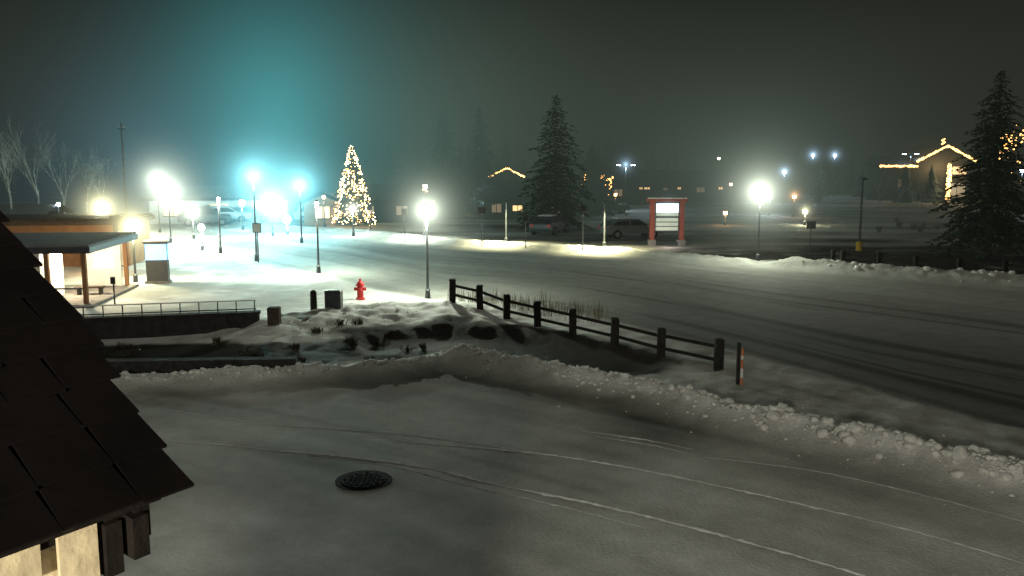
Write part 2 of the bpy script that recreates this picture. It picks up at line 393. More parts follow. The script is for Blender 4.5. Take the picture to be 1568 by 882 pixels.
for (u, v, h, k, pw, R, s) in ((1242, 300, 6.0, 'lb', 900, 3.2, 7), (1275, 300, 6.0, 'lb', 1000, 3.0, 7), (1199, 312, 4.0, 'lb', 800, 2.8, 6),
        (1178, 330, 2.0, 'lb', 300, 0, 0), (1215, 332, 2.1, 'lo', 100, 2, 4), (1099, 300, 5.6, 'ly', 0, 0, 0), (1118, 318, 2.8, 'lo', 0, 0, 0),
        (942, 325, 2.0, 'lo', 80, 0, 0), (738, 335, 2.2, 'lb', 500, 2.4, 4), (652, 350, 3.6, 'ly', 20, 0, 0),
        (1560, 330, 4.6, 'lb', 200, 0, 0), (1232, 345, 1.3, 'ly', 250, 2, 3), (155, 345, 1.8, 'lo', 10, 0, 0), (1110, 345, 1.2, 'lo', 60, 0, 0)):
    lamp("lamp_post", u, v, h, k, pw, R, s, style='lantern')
b = MB(); b.cyl((0, 0, 0), (0, 0, .6), .2, .2, 'yellow', 14); b.cyl((0, 0, .6), (0, 0, 4.6), .09, .06, 'metal', 8); b.box((0, -.1, 4.6), (.3, .6, .12), 'metal')
b.obj("light_pole", G(1315, 385))
b = MB(); b.cyl((0, 0, 0), (0, 0, 8.8), .13, .09, 'wood', 8); b.beam((-.3, 0, 8.3), (.3, 0, 8.3), .1, .1, 'wood')
for x in (-.25, .25): b.cyl((x, 0, 8.35), (x, 0, 8.5), .04, .05, 'concrete', 6)
b.obj("utility_pole", G(195, 345))
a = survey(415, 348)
glow_volume("emissive_fog_glow", (a.x+.2, a.y+2, 9), (28, 14, 36), (.075, .64, .70), .54, k=2.3, c=5.0, e0=.30, rate=2.5)  # teal sky glow put in as an emitting ellipsoid, not lit by lamps
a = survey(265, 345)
glow_volume("emissive_fog_glow", (a.x-2, a.y+2, 5), (32, 14, 26), (.24, .50, .62), .34, k=2.0, c=5, e0=.4, rate=2.5)  # emitting ellipsoid, bluish glow over the left lamp cluster
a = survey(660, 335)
glow_volume("emissive_fog_glow", (a.x, a.y-6, 8), (36, 14, 28), (.34, .55, .44), .24, k=1.8, c=3, e0=.6, rate=2.5)  # emitting ellipsoid, grey-green haze glow in the middle
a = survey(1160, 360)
glow_volume("emissive_fog_glow", (a.x, a.y+2, 5), (30, 12, 20), (.36, .52, .44), .22, k=2.0, c=4, e0=.5, rate=2.5)  # emitting ellipsoid, dim haze glow on the right
fb = MB(); fb.box((0, 345, 9.5), (1200, 600, 27), 'white'); fo = fb.obj("fog")
m = bpy.data.materials.new("thin_fog"); m.use_nodes = True; nt = m.node_tree; nt.nodes.remove(nt.nodes["Principled BSDF"]); out = nt.nodes["Material Output"]
ab = nt.nodes.new("ShaderNodeVolumeAbsorption"); ab.inputs["Color"].default_value = (0, 0, 0, 1); ab.inputs["Density"].default_value = .0165
em = nt.nodes.new("ShaderNodeEmission"); em.inputs[0].default_value = (.0235, .027, .020, 1); em.inputs[1].default_value = .0165  # haze brightness is put in as emission; the fog scatters nothing
ad = nt.nodes.new("ShaderNodeAddShader"); nt.links.new(ab.outputs[0], ad.inputs[0]); nt.links.new(em.outputs[0], ad.inputs[1]); nt.links.new(ad.outputs[0], out.inputs["Volume"])
m.cycles.homogeneous_volume = True
fo.data.materials.clear(); fo.data.materials.append(m)
# ------------------------------------------------------------------ trees
def spruce(name, loc, h, w, seed=0, bulbs=None, dens=1.0, leaf=.34):
    rnd = random.Random(seed); b = MB()
    b.cyl((0, 0, -.2), (0, 0, h*.93), .022*h, .01, 'bark', 7)
    z = h*.09; A = {'needleA': ([], []), 'needleB': ([], [])}
    while z < h*.985:
        f = 1-z/h; R = w/2*(f**.75)*rnd.uniform(.62, 1.2)+.06; nb = max(4, int((5+8*f)*dens)); a0 = rnd.uniform(0, 6.28)
        for i in range(nb):
            an = a0+6.283*i/nb+rnd.uniform(-.3, .3); L = R*rnd.uniform(.5, 1.25); dr = rnd.uniform(.18, .45)
            d = Vector((math.cos(an), math.sin(an), 0)); sd = Vector((-d.y, d.x, 0))
            tip = d*L+Vector((0, 0, z-dr*L))
            if i % 2 == 0: b.cyl((0, 0, z), tip, .02, .006, 'bark', 3, False)
            n = max(2, int(L/leaf*2.3*dens))
            for j in range(n):
                s = (j+rnd.random())/n; s = s**.75; c = Vector((0, 0, z))+d*L*s+Vector((0, 0, -dr*L*s*s+rnd.uniform(-.07, .09)))+sd*rnd.gauss(0, .16*L*(1.1-s)+.03)
                q = leaf*rnd.uniform(.55, 1.2)*(.45+.6*f+.15); a2 = rnd.uniform(-.9, .9); dd_ = (d*math.cos(a2)+sd*math.sin(a2)); s2 = Vector((-dd_.y, dd_.x, 0))
                vs, fs = A['needleB' if rnd.random() < .3 else 'needleA']; o = len(vs)
                vs += [c-dd_*q*.4+Vector((0, 0, .04)), c+s2*q*.34+Vector((0, 0, -q*rnd.uniform(.1, .5))), c+dd_*q*.8+Vector((0, 0, -q*rnd.uniform(.1, .5))), c-s2*q*.34+Vector((0, 0, -q*rnd.uniform(.1, .5)))]
                fs += [(o, o+1, o+2), (o, o+2, o+3)]
        z += h*.026*rnd.uniform(.7, 1.3)*(.55+.6*f)
    for k, (vs, fs) in A.items(): b.add(vs, fs, k)
    if bulbs:
        for i in range(bulbs):
            f = rnd.random()**.62; zz = h*(1-f*.93); R = w/2*((1-zz/h)**.82)*rnd.uniform(.72, 1.1)+.04; an = rnd.uniform(0, 6.28)
            b.octa((R*math.cos(an), R*math.sin(an), zz-.2*R), rnd.uniform(.028, .06), 'bulbpale' if rnd.random() < .6 else 'bulb')
    return b.obj(name, loc)
ct = spruce("christmas_tree", G(541, 345), 6.9, 3.9, 3, bulbs=620, dens=.9, leaf=.3)
glow_volume("bloom_halo", (0, 0, 3), (4, 4, 5), (1, .72, .32), .6, ct, c=8, e0=.3, rate=1.5)  # glow around the bulbs put in as an emitting volume
L = bpy.data.lights.new("tree_glow", 'POINT'); L.energy = 260; L.color = (1, .75, .4); L.shadow_soft_size = 1.2
lo = bpy.data.objects.new("tree_glow", L); S.collection.objects.link(lo); lo.parent = ct; lo.location = (0, -2.6, 1.5)
spruce("spruce_tree", G(850, 352), 11.0, 8.0, 11)
spruce("spruce_tree", G(735, 335), 10.8, 6.0, 12)
spruce("spruce_tree", G(680, 334), 10.2, 7.0, 13)
spruce("spruce_tree", G(1512, 392), 11.2, 6.8, 15, dens=1.2)
spruce("spruce_tree", G(905, 328), 7.0, 7.5, 17)
fb = MB(); rnd = random.Random(5)
for i in range(420):
    u = rnd.uniform(-500, 1800); y = rnd.uniform(115, 180); x = (u-784)/1400*y; h = rnd.uniform(3.5, 8.0)*y/175*(1.35 if 560 < u < 960 else .95)
    w = h*rnd.uniform(.4, .8); z0 = -.3
    for L_ in range(9):
        f = L_/9; zz = z0+h*f; r = w/2*(1-f)*rnd.uniform(.7, 1.3); n = 7; a0 = rnd.uniform(0, 6)
        for k_ in range(n):
            a1 = a0+6.28*k_/n; rr = r*rnd.uniform(.6, 1.2)
            c = Vector((x, y, zz)); fb.add([c+Vector((0, 0, h*.2)), c+Vector((rr*math.cos(a1), rr*math.sin(a1), rnd.uniform(-.2, .1)*h*.1)), c+Vector((rr*math.cos(a1+.8), rr*math.sin(a1+.8), rnd.uniform(-.2, .1)*h*.1))], [(0, 1, 2)], 'needleA')
fb.obj("distant_trees")
def bare(name, loc, h, seed, k='palebark', lean=0, spread=.5, r0=None, lv=5, bulbs=0):
    rnd = random.Random(seed); b = MB(); tips = []
    def br(p, d, L, r, lvl):
        q = p+d*L; b.cyl(p, q, r, r*.68, k, 5 if lvl > 3 else 3, False); tips.append(q)
        if lvl == 0: return
        for i in range(3 if lvl > 1 else 2):
            nd = (d+Vector((rnd.uniform(-1, 1), rnd.uniform(-1, 1), rnd.uniform(-.2, .5)))*spread).normalized()
            br(p+d*L*rnd.uniform(.55, 1), nd, L*rnd.uniform(.6, .85), r*.58, lvl-1)
    br(Vector((0, 0, -.1)), Vector((lean, 0, 1)).normalized(), h*.3, r0 or h*.012, lv)
    if bulbs:
        for i in range(bulbs): b.octa(rnd.choice(tips)+Vector((rnd.uniform(-.2, .2), rnd.uniform(-.2, .2), rnd.uniform(-.2, .2))), .10, 'bulb')
    return b.obj(name, loc)
for i, (u, v, h) in enumerate(((20, 352, 9.6), (62, 348, 10.8), (100, 346, 9.0), (135, 345, 8.2), (-30, 350, 9.0), (160, 342, 7.0))):
    bare("aspen_tree", G(u, v), h, 30+i, spread=.36)
bare("deciduous_tree", G(1375, 330), 5.2, 50); bare("deciduous_tree", G(1405, 345), 4.4, 51)
bare("deciduous_tree", G(1345, 322), 5.6, 52)
bare("wrapped_light_tree", G(1558, 318), 10.5, 53, bulbs=220, k='bark')
for i, (u, v, h) in enumerate(((817, 322, 4.6), (900, 316, 5.6), (930, 316, 5.4), (738, 330, 4.6), (652, 340, 4.0))):
    o = bare("wrapped_light_tree", G(u, v), h, 70+i, bulbs=26, k='bark', lv=3, spread=.3)
# ------------------------------------------------------------------ shrubs and dry grass
def shrub(loc, h, seed, k='twig', n=26):
    rnd = random.Random(seed); b = MB()
    for i in range(n):
        an = rnd.uniform(0, 6.28); t_ = rnd.uniform(.1, .75); d = Vector((math.cos(an)*t_, math.sin(an)*t_, 1)).normalized(); L = h*rnd.uniform(.5, 1)
        p = Vector((rnd.gauss(0, .07), rnd.gauss(0, .07), -.05)); q = p+d*L*.6; b.cyl(p, q, .009, .006, k, 3, False)
        for j in range(5):
            e_ = q+(d+Vector((rnd.uniform(-.6, .6), rnd.uniform(-.6, .6), rnd.uniform(-.2, .4)))).normalized()*L*rnd.uniform(.2, .5); b.cyl(p.lerp(q, rnd.uniform(.4, 1)), e_, .006, .003, k, 3, False)
    return b.obj("shrub", loc)
rnd = random.Random(44)
for i in range(16): shrub(G(rnd.uniform(440, 690), rnd.uniform(505, 560)), rnd.uniform(.2, .4), 100+i)
for i in range(10): shrub(G(rnd.uniform(150, 450), rnd.uniform(526, 556)), rnd.uniform(.2, .4), 200+i)
for i in range(12): shrub(G(rnd.uniform(1335, 1480), rnd.uniform(340, 358)), rnd.uniform(.5, .9), 280+i)
gb = MB(); rnd = random.Random(9)
FL = pl([(690, 468), (760, 472), (840, 482), (900, 494)])
GP = []
for i in range(46):
    p = along(FL); c = (p.x+rnd.gauss(0, .6), p.y+rnd.gauss(0, .5)); GP += [(c[0]+rnd.gauss(0, .2), c[1]+rnd.gauss(0, .2)) for _ in range(14)]
gh = height(np.array([g[0] for g in GP]), np.array([g[1] for g in GP]))
vs = []; fs = []
for (x, y), z in zip(GP, gh):
    h = rnd.uniform(.25, .75); a = rnd.uniform(0, 6.28); l = rnd.uniform(0, .35)*h; w = .005; o = len(vs)
    dx, dy = math.cos(a), math.sin(a)
    vs += [(x-w, y, z-.02), (x+w, y, z-.02), (x+dx*l*.4+w, y+dy*l*.4, z+h*.6), (x+dx*l*.4-w, y+dy*l*.4, z+h*.6), (x+dx*l, y+dy*l, z+h)]
    fs += [(o, o+1, o+2, o+3), (o+3, o+2, o+4)]
gb.add(vs, fs, 'straw'); gb.obj("dry_grass")
# ------------------------------------------------------------------ fences
def fence(name, posts, ph, pw, rails, rw, rh, k='fencewood'):
    b = MB(); P = [G(*p) for p in posts]
    for p in P:
        z0 = p.z-.6; b.box((p.x, p.y, (z0+p.z+ph)/2), (pw, pw, p.z+ph-z0), k, rnd.uniform(-.1, .1), rnd.uniform(-.02, .02), rnd.uniform(-.03, .03)); b.box((p.x, p.y, p.z+ph+.03), (pw*1.12, pw*1.12, .06), k, 0, top=.7)
    for a_, c_ in zip(P[:-1], P[1:]):
        for r in rails:
            off = Vector((0, pw*.5+rw*.4, 0)); A_ = a_+Vector((0, 0, r+rnd.uniform(-.02, .02))); C_ = c_+Vector((0, 0, r+rnd.uniform(-.02, .02))); d = (C_-A_).normalized(); b.beam(A_-d*.1+off*.3, C_+d*.1+off*.3, rw, rh, k)
    return b.obj(name, bevel=.012)
fence("wooden_fence", [(693, 480), (735, 486), (776, 492), (823, 502), (877, 515), (941, 530), (1012, 547), (1100, 568)], .85, .25, (.28, .66), .07, .10)
fence("wooden_fence", [(1275, 405), (1290, 407), (1345, 410), (1402, 415), (1468, 420), (1538, 426), (1620, 434)], .75, .22, (.25, .6), .07, .12)
b = MB(); b.cyl((0, 0, -.2), (0, 0, .95), .035, .035, 'orange', 10); b.cyl((0, 0, .7), (0, 0, .8), .04, .04, 'white', 10); b.cyl((0, 0, .2), (0, 0, .45), .04, .04, 'white', 10); b.cyl((0, 0, .95), (0, 0, 1.0), .035, .02, 'orange', 10); b.box((-.1, 0, .5), (.09, .08, 1.3), 'fencewood')
b.obj("snow_marker_post", G(1135, 592))
b = MB(); b.cyl((0, 0, 0), (0, 0, .08), .2, .2, 'red', 14); b.cyl((0, 0, .08), (0, 0, .62), .14, .13, 'red', 14); b.cyl((0, 0, .6), (0, 0, .66), .19, .19, 'red', 14)
b.ball((0, 0, .66), .16, 'red', 14, 8, 1.0); b.cyl((0, 0, .8), (0, 0, .9), .05, .05, 'red', 6)
b.cyl((-.25, 0, .46), (.25, 0, .46), .07, .07, 'red', 10); b.cyl((0, -.26, .42), (0, 0, .42), .09, .09, 'red', 10)
b.obj("fire_hydrant", G(552, 461), smooth=False)
b = MB(); b.cyl((0, 0, 0), (0, 0, .72), .13, .12, 'fencewood', 10); b.cyl((0, 0, .72), (0, 0, .78), .12, .06, 'fencewood', 10); b.obj("wooden_bollard", G(481, 486))
b = MB(); b.box((0, 0, .33), (.6, .5, .66), 'metal'); b.box((0, 0, .69), (.64, .54, .06), 'metal', top=.85); b.box((0, -.26, .35), (.5, .02, .5), 'metal'); b.obj("utility_box", G(512, 487), bevel=.015)
b = MB(); b.box((0, 0, .28), (.4, .35, .56), 'wood'); b.box((0, 0, .59), (.44, .39, .06), 'wood', top=.8); b.obj("junction_box", G(421, 513), bevel=.015)
# ------------------------------------------------------------------ retaining wall + railing
a = G(398, 510); c = survey(60, 524); b = MB()
a.z = 0; d = (c-a); Lw = d.length; dn_ = d.normalized(); nrm = Vector((-dn_.y, dn_.x, 0))
if nrm.y < 0: nrm = -nrm
def slab(b, p, q, th, z0, z1, k):
    b.add([Vector((x.x, x.y, z))+nrm*o for x in (p, q) for z in (z0, z1) for o in (0, th)], [(0, 1, 3, 2), (4, 6, 7, 5), (0, 4, 5, 1), (2, 3, 7, 6), (0, 2, 6, 4), (1, 5, 7, 3)], k)
slab(b, a, c, .35, -.3, .68, 'darkwall'); slab(b, a-dn_*.04-nrm*.03, c-nrm*.03, .42, .683, .75, 'darkwall')
b.obj("retaining_wall"); b = MB()
for i in range(12):
    p = a+dn_*(.15+i*Lw/11.5)+nrm*.15; b.cyl((p.x, p.y, .75), (p.x, p.y, 1.14), .022, .022, 'metal', 6)
p = a+dn_*.1+nrm*.15; q = c+nrm*.15
for z in (1.14, .84): b.cyl((p.x, p.y, z), (q.x, q.y, z), .022, .022, 'white' if z > 1 else 'metal', 6)
b.obj("metal_railing")
a = survey(455, 572); c = survey(40, 578); a.z = c.z = 0; b = MB(); slab(b, a, c, .4, -.2, .42, 'darkwall'); b.obj("low_stone_wall")
# ------------------------------------------------------------------ pavilion (left)
p = survey(112, 470); b = MB()
x0, x1, y0, y1 = -5.2, .6, 0, 5.5
b.box(((x0+x1)/2, (y0+y1)/2, .06), (x1-x0+.6, y1-y0+.6, .12), 'concrete')
b.box(((x0+x1)/2, (y0+y1)/2, 2.36), (x1-x0+.7, y1-y0+.9, .26), 'metal'); b.box(((x0+x1)/2, (y0+y1)/2, 2.53), (x1-x0+.6, y1-y0+.8, .08), 'concrete')
for xx in (x1-.1, x1-1.55, x0+.2): 
    for yy in (y0+.1, y1-.1): b.box((xx, yy, 1.175), (.17, .17, 2.11), 'brown')
b.box((-3.0, 1.5, 1.175), (3.4, 2.4, 2.11), 'white'); b.box((-1.95, .285, .95), (.8, .03, 1.6), 'brown'); b.box((-3.2, .285, 1.3), (.9, .03, .8), 'window')
b.box((-.4, 5.2, 1.1), (1.5, .12, 1.9), 'white'); b.box((-.4, 5.12, 1.35), (.9, .03, .8), 'window')
b.box((-.2, 2.6, .45), (1.2, .4, .06), 'wood'); b.box((-.65, 2.6, .27), (.08, .35, .3), 'wood'); b.box((.25, 2.6, .27), (.08, .35, .3), 'wood')
b.box((x1-.85, y0+.05, .75), (1.3, .05, .06), 'metal')
o = b.obj("park_pavilion", p, .1)
L = bpy.data.lights.new("ceiling_light", 'POINT'); L.energy = 600; L.color = (1, .82, .55); L.shadow_soft_size = .12
lo = bpy.data.objects.new("ceiling_light", L); S.collection.objects.link(lo); lo.parent = o; lo.location = (-.6, 2.2, 2.05)
b = MB(); b.box((0, 0, 1.15), (9.5, 4, 2.3), 'brown'); b.box((0, 0, 2.42), (10.1, 4.6, .24), 'wood'); b.box((0, 0, 2.59), (9.9, 4.4, .1), 'wood')
for i in range(5): b.box((-3.6+i*1.8, -2.012, 1.3), (.9, .03, .9), 'windowdim' if i % 2 else 'window'); b.box((-3.6+i*1.8, -2.03, .82), (1.05, .08, .06), 'white')
b.box((4.2, -2.4, 1.15), (.2, .2, 2.3), 'wood'); b.box((4.3, -2.013, 1.0), (.7, .03, 1.9), 'white')
o = b.obj("brown_building", survey(85, 402), .1)
lamp("street_lamp", 0, 0, 3.0, 'ly', 700, 4.6, 3.4, r=.28, base=survey(112, 408)+Vector((0, 4, 0)))
lamp("wall_lantern_post", 160, 418, 1.5, 'lo', 260, 0, 0, style='lantern')
b = MB(); b.box((0, 0, .06), (1.15, .6, .12), 'concrete'); b.box((0, 0, .62), (1.0, .42, 1.0), 'metal'); b.box((0, 0, 1.52), (1.04, .44, .8), 'metal')
b.box((0, -.24, 1.52), (.98, .04, .76), 'bluepanel'); b.box((.54, 0, 1.52), (.04, .38, .76), 'bluepanel'); b.box((0, 0, 1.97), (1.14, .56, .08), 'metal'); b.box((0, 0, 2.04), (1.08, .5, .06), 'snow')
o = b.obj("information_kiosk", G(243, 433), .15)
def sign(name, u, v, h, w=.45, hh=.6, k='metal', z=None):
    b = MB(); b.cyl((0, 0, -.1), (0, 0, h), .035, .035, 'metal', 8); b.box((0, -.05, (z or h-hh/2)), (w, .03, hh), k); b.box((0, -.068, (z or h-hh/2)), (w*.85, .006, hh*.8), 'darkwall'); b.obj(name, G(u, v))
sign("traffic_sign", 892, 386, 2.9, .35, .5); sign("traffic_sign", 805, 382, 2.2, .35, .5); sign("traffic_sign", 738, 378, 2.6, .6, .5)
sign("traffic_sign", 1240, 384, 1.9, .6, .5); sign("traffic_sign", 620, 372, 2.4, .4, .5); sign("traffic_sign", 567, 358, 2.0, .4, .5)
sign("traffic_sign", 176, 468, 1.2, .2, .3)
b = MB(); b.box((0, -.08, 2.0), (.5, .04, .55), 'metal'); b.box((0, -.103, 2.0), (.42, .006, .46), 'concrete'); b.cyl((0, 0, -.1), (0, 0, 2.3), .04, .04, 'metal', 8); b.obj("traffic_sign", G(396, 402))
b = MB()
for x in (-1.0, 1.0): b.box((x, 0, 1.5), (.3, .42, 3.0), 'redwood'); b.box((x, 0, .2), (.5, .6, .4), 'concrete')
b.box((0, 0, 3.08), (2.7, .5, .18), 'redwood'); b.box((0, 0, 3.2), (2.6, .45, .07), 'snow')
b.box((0, 0, 2.45), (1.66, .24, .85), 'metal'); b.box((0, -.14, 2.55), (1.5, .05, .6), 'signpanel'); b.box((0, -.13, 2.12), (1.5, .03, .2), 'signlow')
b.box((0, 0, 1.45), (1.66, .2, .95), 'metal')
for i in range(3): b.box((0, -.11, 1.75-i*.3), (1.5, .03, .24), 'signlow')
o = b.obj("monument_sign", G(1020, 376), .0); glow_volume("bloom_halo", (0, -.3, 2.5), 2.2, (.75, .9, 1), 1.1, o)  # halo is an emitting volume imitating bloom from the panel
L = bpy.data.lights.new("sign_flood", 'POINT'); L.energy = 60; L.color = (1, .85, .8); L.shadow_soft_size = .1; lo = bpy.data.objects.new("sign_flood", L); S.collection.objects.link(lo); lo.parent = o; lo.location = (0, -1.8, .7)
# ------------------------------------------------------------------ far buildings
def house(name, loc, w, d, hw, hr, rz=0, wall='wood', gable='x', wins=(), lights=False, cols=False, roofk='concrete'):
    b = MB(); b.box((0, 0, hw/2), (w, d, hw), wall)
    e = .6; x = w/2+e; y = d/2+e; z0 = hw-.15; z1 = hw+hr; th = .25
    if gable == 'x':
        pr = [(-x, z0), (0, z1), (x, z0)]
        vs = [(px, yy, pz+t_) for yy in (-y, y) for t_ in (0, th) for px, pz in pr]
        b.add(vs, [(3, 4, 10, 9), (4, 5, 11, 10)], roofk); b.add(vs, [(0, 6, 7, 1), (1, 7, 8, 2), (0, 1, 4, 3), (1, 2, 5, 4), (6, 9, 10, 7), (7, 10, 11, 8), (0, 3, 9, 6), (2, 8, 11, 5)], 'darkwood')
        b.add([(-w/2, -d/2, hw), (w/2, -d/2, hw), (0, -d/2, hw+hr*.86)], [(0, 1, 2)], wall)
        edge = [Vector((-x, -y-.08, z0+.1)), Vector((0, -y-.08, z1+.1)), Vector((x, -y-.08, z0+.1))]
    else:
        pr = [(-y, z0), (0, z1), (y, z0)]
        vs = [(xx, py, pz+t_) for xx in (-x, x) for t_ in (0, th) for py, pz in pr]
        b.add(vs, [(3, 9, 10, 4), (4, 10, 11, 5)], roofk); b.add(vs, [(0, 1, 7, 6), (1, 2, 8, 7), (0, 3, 4, 1), (1, 4, 5, 2), (6, 7, 10, 9), (7, 8, 11, 10), (0, 6, 9, 3), (2, 5, 11, 8)], 'darkwood')
        edge = [Vector((-x, -y-.08, z0+.1)), Vector((x, -y-.08, z0+.1))]
    for (wx, wz, ww, wh, k) in wins:
        b.box((wx, -d/2-.012, wz), (ww, .04, wh), k); b.box((wx, -d/2-.03, wz), (.06, .05, wh), 'darkwood'); b.box((wx, -d/2-.04, wz-wh/2-.05), (ww+.2, .1, .08), 'darkwood')
    if lights:
        for a_, c_ in zip(edge[:-1], edge[1:]):
            n = int((c_-a_).length/.2)
            for i in range(n): b.octa(a_.lerp(c_, (i+.5)/n)+Vector((0, 0, random.uniform(-.05, .05))), random.uniform(.07, .13)*lights, 'bulb')
    if cols:
        for xx in cols:
            b.box((xx, -y+.2, hw/2-.1), (.45, .45, hw-.2), 'concrete')
            for i in range(110): b.octa((xx+random.uniform(-.3, .3), -y-.06, random.uniform(.3, hw-.3)), .10, 'bulb')
    return b.obj(name, loc, rz)
p = survey(1424, 306); house("lodge_building", p, 6.6, 7, 5.2, 1.9, 0, 'darkwood', 'x', [(2.0, 4.0, 1.8, 1.0, 'window'), (1.8, 1.4, 2.2, 1.8, 'windowdim')], 1.7, (.4, ), roofk='darkwall')
p2 = survey(1362, 306); house("lodge_annex", p2, 4.4, 5, 4.6, 1.0, 0, 'darkwood', 'y', [(.8, 2.2, 1.6, 1.2, 'windowdim')], 1.7, roofk='darkwall')
o = bpy.data.objects['lodge_building']; glow_volume("bloom_halo", (-1.5, -4.5, 4.5), (9, 4, 6), (1, .66, .28), .8, o, c=6, e0=.4, rate=2)  # warm bloom of the string lights, made with an emitting volume
L = bpy.data.lights.new("porch_light", 'POINT'); L.energy = 2400; L.color = (1, .8, .5); L.shadow_soft_size = .3; lo = bpy.data.objects.new("porch_light", L); S.collection.objects.link(lo); lo.parent = o; lo.location = (.5, -6, 3.2)
b = MB(); 
for i in range(14):
    a1 = i*.9; b.octa((.2*math.cos(a1), 0, .9+.07*i), .12, 'bulb')
b.cyl((0, 0, 0), (0, 0, 1.9), .05, .03, 'metal', 6); b.obj("star_finial", p+Vector((1.3, 0, 6.3)))
house("shop_building", survey(1045, 306), 14, 8, 2.6, 1.2, 0, 'darkwood', 'y', [(-6.2, 1.7, .4, .25, 'window'), (-5.4, 1.7, .7, .25, 'window'), (-3.0, 1.6, .5, .3, 'windowdim'), (-1.2, 1.7, .4, .25, 'window'), (1.6, 1.5, 1.0, .6, 'windowdim'), (4.2, 1.7, .5, .3, 'window')], roofk='darkwall')
house("shop_building", survey(925, 312), 7, 7, 3.0, 1.4, .1, 'darkwood', 'y', [(-2, 1.5, .7, .8, 'windowdim'), (1, 1.5, 1, .8, 'windowdim')], roofk='darkwall')
house("cabin", survey(776, 318), 2.9, 4, 3.6, .9, 0, 'darkwood', 'x', [(-.4, 2.0, .6, .7, 'windowdim'), (.6, 1.3, .6, 1.6, 'windowdim')], 1.0, roofk='darkwall')
house("shop_building", survey(812, 334), 8.5, 5, 2.0, 1.3, -.1, 'darkwood', 'y', [(-3, 1.1, .9, .8, 'windowdim'), (-1, 1.1, .9, .5, 'window'), (2.5, 1.1, .9, .8, 'windowdim')], roofk='darkwall')
house("shop_building", survey(600, 338), 6.5, 5, 2.0, 1.2, .1, 'darkwood', 'y', [(-2, 1.1, 1.0, .8, 'windowdim'), (1, 1.1, 1.0, .8, 'windowdim')], roofk='darkwall')
house("shop_building", survey(498, 342), 3.2, 4, 1.9, .8, .1, 'brown', 'x', [(0, 1.1, 1.2, 1.0, 'window')])
house("shop_building", survey(345, 338), 12, 6, 2.2, .8, .15, 'white', 'y', [(-4, 1.2, 1.5, 1, 'window'), (0, 1.2, 1.5, 1, 'window'), (3.6, 1.2, 1.5, 1, 'bluepanel')])
house("shop_building", survey(25, 350), 6, 5, 1.2, .6, .1, 'darkwood', 'y', [(-1, .8, .8, .5, 'windowdim')])
# ------------------------------------------------------------------ cars
def car(loc, rz, paint, suv=False):
    if 'cp_'+paint not in M: M['cp_'+paint] = mat('car_paint_'+paint, dict(white=(.5, .5, .5), dark=(.04, .05, .06), silver=(.13, .135, .14))[paint], .45, .05)
    k = 'cp_'+paint; b = MB(); hr = 1.75 if suv else 1.45
    prof = [(-2.2, .35), (2.2, .35), (2.25, .62), (2.12, .85), (1.1, .96), (.35, hr-.02), (-.3, hr), (-1.5, hr-.04 if suv else hr-.12), (-2.05, 1.0), (-2.25, .9), (-2.28, .55)]
    def wid(z): return .9 if z < 1.0 else .9-.22*(z-.96)/.6
    n = len(prof); vs = [(x, s_*wid(z), z) for s_ in (-1, 1) for x, z in prof]
    b.add(vs, [tuple(range(n)), tuple(range(2*n-1, n-1, -1))]+[(i, n+i, n+(i+1) % n, (i+1) % n) for i in range(n)], k)
    for s_ in (-1, 1):
        y_ = s_*.905
        b.add([(.95, y_, 1.0), (.3, y_*.91, hr-.12), (-.35, y_*.91, hr-.1), (-.35, y_, 1.0)], [(0, 1, 2, 3)], 'glass')
        b.add([(-.45, y_, 1.0), (-.45, y_*.91, hr-.1), (-1.4, y_*.91, hr-.18), (-1.8, y_, 1.02)], [(0, 1, 2, 3)], 'glass')
        for x in (-1.4, 1.4): b.cyl((x, s_*.72, .33), (x, s_*.93, .33), .34, .34, 'rubber', 16); b.cyl((x, s_*.931, .33), (x, s_*.945, .33), .19, .19, 'concrete', 12)
        b.box((2.2, s_*.62, .7), (.1, .35, .16), 'white'); b.box((-2.26, s_*.68, .8), (.06, .25, .2), 'red')
    b.add([(1.1, -.75, .985), (1.1, .75, .985), (.4, .68, hr-.1), (.4, -.68, hr-.1)], [(0, 1, 2, 3)], 'glass')
    b.add([(-2.1, -.7, 1.02), (-2.1, .7, 1.02), (-1.56, .66, hr-.16), (-1.56, -.66, hr-.16)], [(3, 2, 1, 0)], 'glass')
    b.box((-.6, 0, hr+.03), (1.5, 1.2, .07), 'snow', top=.85); b.box((1.65, 0, .95), (.8, 1.4, .05), 'concrete', top=.8)
    b.obj("parked_car", loc, rz, bevel=.03)
car(G(966, 364), .25, 'silver'); car(G(842, 358), 1.2, 'dark'); car(G(490, 340), .2, 'white', True)
car(G(345, 343), .3, 'white'); car(G(315, 345), .3, 'dark', True); car(G(380, 341), .2, 'silver'); car(G(150, 362), .3, 'dark'); car(G(930, 326), .1, 'silver')
